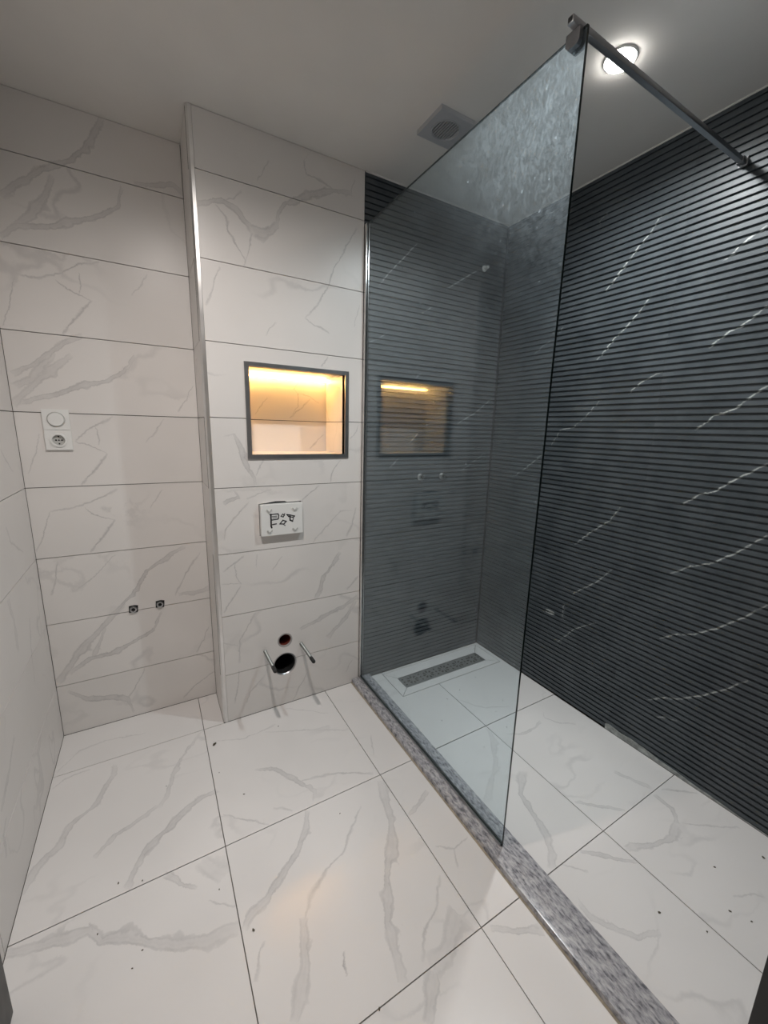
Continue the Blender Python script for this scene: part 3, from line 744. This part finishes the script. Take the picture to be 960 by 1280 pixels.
# ------------------------------------------------------------------ glass panel
XGL, GY_END, GZ0, GZ1 = 1.390, -1.266, 0.030, 2.3345
gp = tag(empty('glass_panel', (XGL, -0.72, 0.024)), 'tall frameless clear glass shower screen standing on the marble kerb', 'shower screen')
bm = bmesh.new(); box_bm(bm, -.004, .004, GY_END, YP - .010, GZ0, GZ1, .0008)
me = finish(bm, 'pane')
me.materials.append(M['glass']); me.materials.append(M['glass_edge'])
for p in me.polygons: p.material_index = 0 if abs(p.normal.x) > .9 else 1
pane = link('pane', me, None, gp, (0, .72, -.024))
link('wall_channel', box('wall_channel', -.0075, -.0045, YP - .022, YP - .001, 0.026, 2.3345), M['chrome'], gp, (0, .72, -.024))
link('wall_channel', box('wall_channel', .0045, .0075, YP - .022, YP - .001, 0.026, 2.3345), M['chrome'], gp, (0, .72, -.024))
link('floor_channel', box('floor_channel', -.0080, -.0045, GY_END + .004, YP - .003, 0.0243, 0.034), M['steel'], gp, (0, .72, -.024))
link('floor_channel', box('floor_channel', .0045, .0080, GY_END + .004, YP - .003, 0.0243, 0.034), M['steel'], gp, (0, .72, -.024))
link('floor_seal', box('floor_seal', -.0042, .0042, GY_END + .002, YP - .003, 0.0243, 0.0298), M['rubber'], gp, (0, .72, -.024))

# ------------------------------------------------------------------ support bar
BY, BZ = -1.244, 2.337
sb = tag(empty('support_bar', (1.80, BY, BZ)), 'square dark metal bar bracing the top of the glass to the ribbed wall', 'support bar')
def bl(name, mat, x0, x1, y0, y1, z0, z1, bev=.0015): return link(name, box(name, x0, x1, y0, y1, z0, z1, bev), mat, sb, (-1.80, -BY, -BZ))
bl('bar', M['steel'], 1.354, XR - .010, BY - .0075, BY + .0075, BZ - .002, BZ + .013)
bl('end_cap', M['rubber'], 1.3518, 1.3539, BY - .005, BY + .005, BZ + .001, BZ + .010, .0008)
for x0, x1 in ((XGL - .0165, XGL - .0045), (XGL + .0045, XGL + .0125)):
    lp = [(BY + .024, BZ - .0025), (BY + .024, BZ - .026), (BY + .016, BZ - .036), (BY - .007, BZ - .036), (BY - .013, BZ - .030), (BY - .013, BZ - .0025)]
    link('clamp_plate', prism('clamp_plate', [lp], -x1, -x0, 'right'), M['gunmetal'], sb, (-1.80, -BY, -BZ))
fl = bl('wall_flange', M['steel'], XR - .0098, XR + .0005, BY - .014, BY + .014, BZ - .009, BZ + .020, .003)
bl('sleeve', M['gunmetal'], XR - .032, XR - .0102, BY - .010, BY + .010, BZ - .0045, BZ + .0155, .002)
link('grub_screw', lathe('grub_screw', [(0, 0), (.003, 0), (.003, .003), (0, .003)], 'ceil', XR - .02, BY, 10), M['chrome'], sb, (-1.80, -BY, -.0047))

# ------------------------------------------------------------------ downlights (each with its own lamp)
def downlight(x, y, watts, label, col):
    t = tag(empty('downlight', (x, y, H)), label, 'ceiling light')
    link('ring', lathe('ring', [(.042, 0), (.047, 0), (.047, .003), (.045, .005), (.0425, .005), (.042, .004)], 'ceil', 0, 0, 40), M['white_plastic'], t)
    link('lens', lathe('lens', [(0, .0012), (.0415, .0012), (.0415, .007), (.039, .011), (.034, .0145), (0, .015)], 'ceil', 0, 0, 40), M['lens'], t)
    ld = bpy.data.lights.new('lamp', 'SPOT'); ld.energy = watts; ld.color = col
    ld.spot_size = math.radians(165); ld.spot_blend = 1.0; ld.shadow_soft_size = 0.03
    lo = bpy.data.objects.new('lamp', ld); COL.objects.link(lo); lo.parent = t; lo.location = (0, 0, -0.018)
    return t
downlight(0.605, -1.09, LAMP_ROOM_W, 'round white recessed downlight over the floor outside the shower', (1.0, .93, .885))
downlight(1.792, -1.075, LAMP_SHOWER_W, 'round bright recessed downlight above the shower, half crossed by the bar', (.94, .99, 1.0))

# ------------------------------------------------------------------ extractor fan
ef = tag(empty('extractor_fan', (1.514, -0.572, H)), 'square grey extractor fan with round slatted grille on the ceiling', 'extractor fan')
q = .077
link('cover', prism('cover', [[(-q, -q), (q, -q), (q, q), (-q, q)], circ(0, 0, .052, 36)], 0.0, .016, 'ceil'), M['fan_plastic'], ef)
link('grille_ring', lathe('grille_ring', [(.050, .004), (.0555, .0162), (.0555, .019), (.052, .019), (.049, .012)], 'ceil', 0, 0, 40), M['fan_plastic'], ef)
link('duct', lathe('duct', [(0, .001), (.049, .001), (.049, .003), (0, .003)], 'ceil', 0, 0, 32), M['black'], ef)
for i in range(10):
    x = -.045 + i * .010; ln = math.sqrt(max(0, .0505 ** 2 - x * x))
    link('slat', box('slat', x - .0019, x + .0019, -ln, ln, -.0145, -.006), M['fan_plastic'], ef)

# ------------------------------------------------------------------ niche frame and LED strip
nf = tag(empty('niche_frame', (1.063, YP, NZ0)), 'dark chrome rectangular edging round the lit wall niche', 'niche frame')
OX0, OX1, OZ0, OZ1 = 0.820, 1.306, 1.275, 1.686
for lp in ([(OX0, OZ0), (OX1, OZ0), (NX1 - .001, NZ0 + .001), (NX0 + .001, NZ0 + .001)], [(OX0, OZ1), (NX0 + .001, NZ1 - .001), (NX1 - .001, NZ1 - .001), (OX1, OZ1)],
           [(OX0, OZ0), (NX0 + .001, NZ0 + .001), (NX0 + .001, NZ1 - .001), (OX0, OZ1)], [(OX1, OZ0), (OX1, OZ1), (NX1 - .001, NZ1 - .001), (NX1 - .001, NZ0 + .001)]):
    link('rail', prism('rail', [lp], 0.0006, .006, 'back'), M['steel'], nf, (-1.063, 0, -NZ0))
ls = tag(empty('led_strip', (1.063, NB - .012, NZ1)), 'warm glowing LED strip along the back top of the niche', 'LED strip')
link('profile', box('profile', NX0 + .002 - 1.063, NX1 - .002 - 1.063, .002, .0115, -.014, -.0005), M['sealant'], ls)
link('diffuser', box('diffuser', NX0 + .004 - 1.063, NX1 - .004 - 1.063, -.006, .0018, -.016, -.004, .002), M['led'], ls)

# ------------------------------------------------------------------ switch and socket
so = tag(empty('switch_socket', (0.130, Y0, 1.303)), 'white two-gang plate with round light switch above a power socket', 'socket')
def sk(name, me, mat, p=so): return link(name, me, mat, p)
def plate(z0, z1, holes):
    bm = bmesh.new(); prism_bm(bm, [rect(-.0435, .0435, z0, z1)] + holes, 0.0, .009, 'back'); return finish(bm, 'plate')
sk('plate', plate(0.0805, 0.161, []), M['white_plastic'])
pl = sk('plate', plate(0.0, 0.0795, [circ(0, .039, .0225, 32)]), M['white_plastic'])
sk('switch_button', lathe('switch_button', [(0, .0092), (.0265, .0092), (.0265, .0125), (.025, .0155), (0, .0165)], 'back', 0, .121, 36), M['white_plastic'])
sk('switch_surround', lathe('switch_surround', [(.027, .0091), (.030, .0091), (.0295, .0105), (.0273, .0110)], 'back', 0, .121, 36), M['grey_plastic'])
sr = sk('socket_ring', lathe('socket_ring', [(.0223, .0005), (.0223, .009), (.024, .0092), (.0285, .0092), (.028, .0125), (.0218, .0135), (.0208, .012), (.0205, .0005)], 'back', 0, .039, 36), M['white_plastic'])
sk('socket_well', lathe('socket_well', [(0, .0007), (.0203, .0007), (.0203, .002), (0, .002)], 'back', 0, .039, 28), M['grey_plastic'])
for x, z, r in ((-.0095, .039, .0032), (.0095, .039, .0032), (0, .039, .0028), (.0, .0245, .003), (0, .0535, .003)):
    sk('contact_hole', lathe('contact_hole', [(0, .0021), (r, .0021), (r, .0026), (0, .0026)], 'back', x, z, 14), M['black'])

# ------------------------------------------------------------------ water outlets by the socket wall
for x, z, lab in ((0.321, 0.560, 'capped black water outlet in the wall tile joint, farther from the boxing'), (0.431, 0.563, 'capped black water outlet in the wall tile joint, closer to the boxing')):
    t = tag(empty('water_outlet', (x, Y0, z)), lab, 'water outlet')
    lp = [(-.019, -.016), (.017, -.018), (.020, .015), (.004, .019), (-.017, .017)]
    link('wall_hole', prism('wall_hole', [lp], 0.0006, .0016, 'back'), M['black'], t)
    link('fitting', lathe('fitting', [(.008, .0018), (.0145, .0018), (.0145, .010), (.0125, .011), (.0085, .011), (.008, .009)], 'back', 0, 0, 22), M['steel'], t)
    link('plug', lathe('plug', [(0, .0019), (.0075, .0019), (.0075, .005), (0, .005)], 'back', 0, 0, 16), M['rubber'], t)
    link('seal', lathe('seal', [(.0146, .0018), (.0185, .0018), (.0175, .0035), (.0146, .0035)], 'back', 0, 0, 18), M['rubber'], t)

# ------------------------------------------------------------------ flush cover
fc_ = tag(empty('flush_cover', (0.960, YP, 0.921)), 'white plastic cistern access cover printed with black pictograms', 'flush cover')
W2 = (FX1 - FX0) / 2; HH = FZ1 - FZ0
bm = bmesh.new(); prism_bm(bm, [rect(-W2, W2, 0, HH)], -.02, .0245, 'back'); me = finish(bm, 'cover_box')
link('cover_box', me, M['white_plastic'], fc_)
for x, z in ((-.060, .118), (.060, .118), (-.060, .020), (.060, .020)):
    link('corner_tab', prism('corner_tab', [[(x - .013, z + .004), (x, z - .010), (x + .013, z + .004), (x + .010, z + .008), (x, z - .003), (x - .010, z + .008)]], .0246, .0285, 'back'), M['grey_plastic'], fc_)
def stroke(*pts, w=.0035):
    bm = bmesh.new()
    for (x0, z0), (x1, z1) in zip(pts, pts[1:]):
        d = Vector((x1 - x0, z1 - z0)); d.normalize(); n = Vector((-d.y, d.x)) * w / 2; e = d * w / 2
        prism_bm(bm, [[(x0 - e.x + n.x, z0 - e.y + n.y), (x0 - e.x - n.x, z0 - e.y - n.y), (x1 + e.x - n.x, z1 + e.y - n.y), (x1 + e.x + n.x, z1 + e.y + n.y)]], .0246, .0250, 'back')
    return finish(bm, 'pictogram')
PIC = [([(-.056, .100), (-.020, .101), (-.017, .094), (-.018, .080), (-.022, .076), (-.050, .074)], .0035),
       ([(-.053, .100), (-.053, .045), (-.051, .038)], .005), ([(-.047, .090), (-.026, .091)], .0022), ([(-.045, .083), (-.026, .084)], .0022),
       ([(-.046, .052), (-.030, .054)], .004),
       ([(-.006, .088), (.002, .098), (.010, .092), (.004, .084), (-.006, .088)], .003), ([(.004, .084), (.012, .100)], .0025),
       ([(-.012, .052), (.002, .068), (.018, .062), (.006, .050), (-.012, .052)], .0035), ([(.0, .052), (.012, .042)], .0025),
       ([(.022, .094), (.040, .090), (.058, .084), (.052, .078), (.030, .084), (.022, .094)], .0035), ([(.036, .086), (.037, .066), (.048, .060)], .0045),
       ([(.048, .060), (.052, .072)], .003)]
for pts, w_ in PIC: link('pictogram', stroke(*pts, w=w_ * 1.45), M['print'], fc_)

# ------------------------------------------------------------------ toilet pipes and bolts
dp = tag(empty('drain_pipe', (PD[0], YP, PD[1])), 'large open black toilet waste pipe in the boxing', 'waste pipe')
link('sleeve', lathe('sleeve', [(.0600, -.20), (.0600, -.0005), (.0570, .0005), (.0540, -.003), (.0540, -.20)], 'back', 0, 0, 36), M['steel'], dp)
link('pipe', lathe('pipe', [(.0538, -.20), (.0538, -.005), (.052, -.005), (.052, -.195), (0, -.195), (0, -.20)], 'back', 0, 0, 36), M['black'], dp)
fp = tag(empty('flush_pipe', (PF[0], YP, PF[1])), 'small open flush pipe with red-brown inside, above the waste pipe', 'flush pipe')
link('sleeve', lathe('sleeve', [(.0375, -.12), (.0375, .001), (.0345, .002), (.0305, -.001), (.0305, -.12)], 'back', 0, 0, 30), M['pipe_grey'], fp)
link('pipe', lathe('pipe', [(.0303, -.12), (.0303, -.006), (.0285, -.006), (.0285, -.09), (0, -.09), (0, -.12)], 'back', 0, 0, 30), M['red_pipe'], fp)
for x, z, lab in ((0.862, 0.328, 'threaded steel mounting rod beside the waste pipe, closer to the metal corner profile'), (1.046, 0.323, 'threaded steel mounting rod beside the waste pipe, closer to the glass panel')):
    t = tag(empty('mounting_rod', (x, YP, z)), lab, 'mounting rod')
    prof = [(0, .0006)]
    for i in range(58): prof += [(.0070, .001 + i * .0026), (.0080, .0023 + i * .0026)]
    prof += [(.0062, .152), (0, .152)]
    link('rod', lathe('rod', prof, 'back', 0, 0, 12), M['rod'], t)
    link('end_sleeve', lathe('end_sleeve', [(0, .1522), (.0080, .1522), (.0088, .156), (.0088, .190), (.0070, .195), (0, .195)], 'back', 0, 0, 14), M['rubber'], t)

# ------------------------------------------------------------------ shower wall stubs
for x, lab in ((1.753, 'chrome mixer stub in the ribbed back wall, closer to the boxing'), (1.906, 'chrome mixer stub in the ribbed back wall, closer to the shower corner')):
    t = tag(empty('mixer_stub', (x, YP, 1.162)), lab, 'mixer stub')
    link('socket', lathe('socket', [(.0100, .0006), (.020, .0006), (.020, .004), (.0155, .006), (.0155, .020), (.0100, .020)], 'back', 0, 0, 22), M['satin'], t)
    link('bore', lathe('bore', [(0, .0008), (.0093, .0008), (.0093, .007), (0, .007)], 'back', 0, 0, 16), M['black'], t)
t = tag(empty('shower_head_stub', (2.122, YP, 2.299)), 'white plugged shower head stub high on the ribbed back wall', 'shower stub')
link('collar', lathe('collar', [(0, .0006), (.016, .0006), (.016, .006), (.012, .009), (0, .009)], 'back', 0, 0, 22), M['white_plastic'], t)
link('plug', lathe('plug', [(0, .0092), (.009, .0092), (.008, .032), (0, .034)], 'back', 0, 0, 18), M['white_plastic'], t)

# ------------------------------------------------------------------ linear drain
ld_ = tag(empty('linear_drain', ((GX0 + GX1) / 2, (GY0 + GY1) / 2, 0)), 'long steel shower drain grate set in mitred tile strips', 'drain')
wx, wy = (GX1 - GX0) / 2 - .001, (GY1 - GY0) / 2 - .001
link('rim', prism('rim', [rect(-wx, wx, -wy, wy), rect(-wx + .004, wx - .004, -wy + .004, wy - .004)], -.0075, .0005, 'floor'), M['steel'], ld_)
gm = M['grate']
gr = link('grate', prism('grate', [rect(-wx + .0045, wx - .0045, -wy + .0045, wy - .0045)], -.007, -.001, 'floor'), gm, ld_)
for i in range(5):
    cx = -.225 + i * .1125
    for j in range(8):
        an = 2 * math.pi * j / 8
        link('slot', prism('slot', [[(cx + rr * math.cos(an + da), rr * .9 * math.sin(an + da)) for rr, da in ((.016, -.16), (.034, -.22), (.037, 0), (.034, .22), (.016, .16))]], -.0009, -.0004, 'floor'), M['black'], gr)
for i in range(6):
    cx = -.281 + i * .1125
    for yy in (-.025, 0, .025):
        link('slot', prism('slot', [circ(cx, yy, .006, 10)], -.0009, -.0004, 'floor'), M['black'], gr)

# ------------------------------------------------------------------ grit left on the floor
def crumb(u, v, size, label, group=None):
    p = unproject(u, v, 2, 0.0)
    bm = bmesh.new(); bmesh.ops.create_icosphere(bm, subdivisions=1, radius=1)
    for q_ in bm.verts:
        k = random.uniform(.6, 1.35); q_.co = Vector((q_.co.x * size * k, q_.co.y * size * .6 * k, max(-.3, q_.co.z) * size * .35 + size * .105))
    o = link('grit_crumb', finish(bm, 'grit_crumb'), M['crumb'], None, (p.x, p.y, 0.0008)); o.rotation_euler.z = random.uniform(0, 3)
    tag(o, label, 'debris', group)
crumb(268, 931, .011, 'largest brown debris crumb on the floor below the metal corner profile')
for u, v, s in ((148, 1104, .004), (178, 1101, .003), (274, 1112, .004), (178, 1188, .003), (165, 1211, .003), (305, 993, .004), (274, 966, .003), (317, 1163, .005), (348, 908, .004), (474, 1262, .004), (425, 1017, .003), (122, 1168, .003), (208, 983, .003)):
    crumb(u, v, s, 'tiny dark grit speck lying on the white floor outside the shower', 'grit specks on the floor outside the shower')
for u, v, s in ((559, 874, .004), (824, 1141, .005), (912, 1139, .005), (954, 1072, .006), (893, 1084, .005), (939, 1152, .004), (884, 1165, .004)):
    crumb(u, v, s, 'tiny dark grit speck lying on the shower floor', 'grit specks on the shower floor')
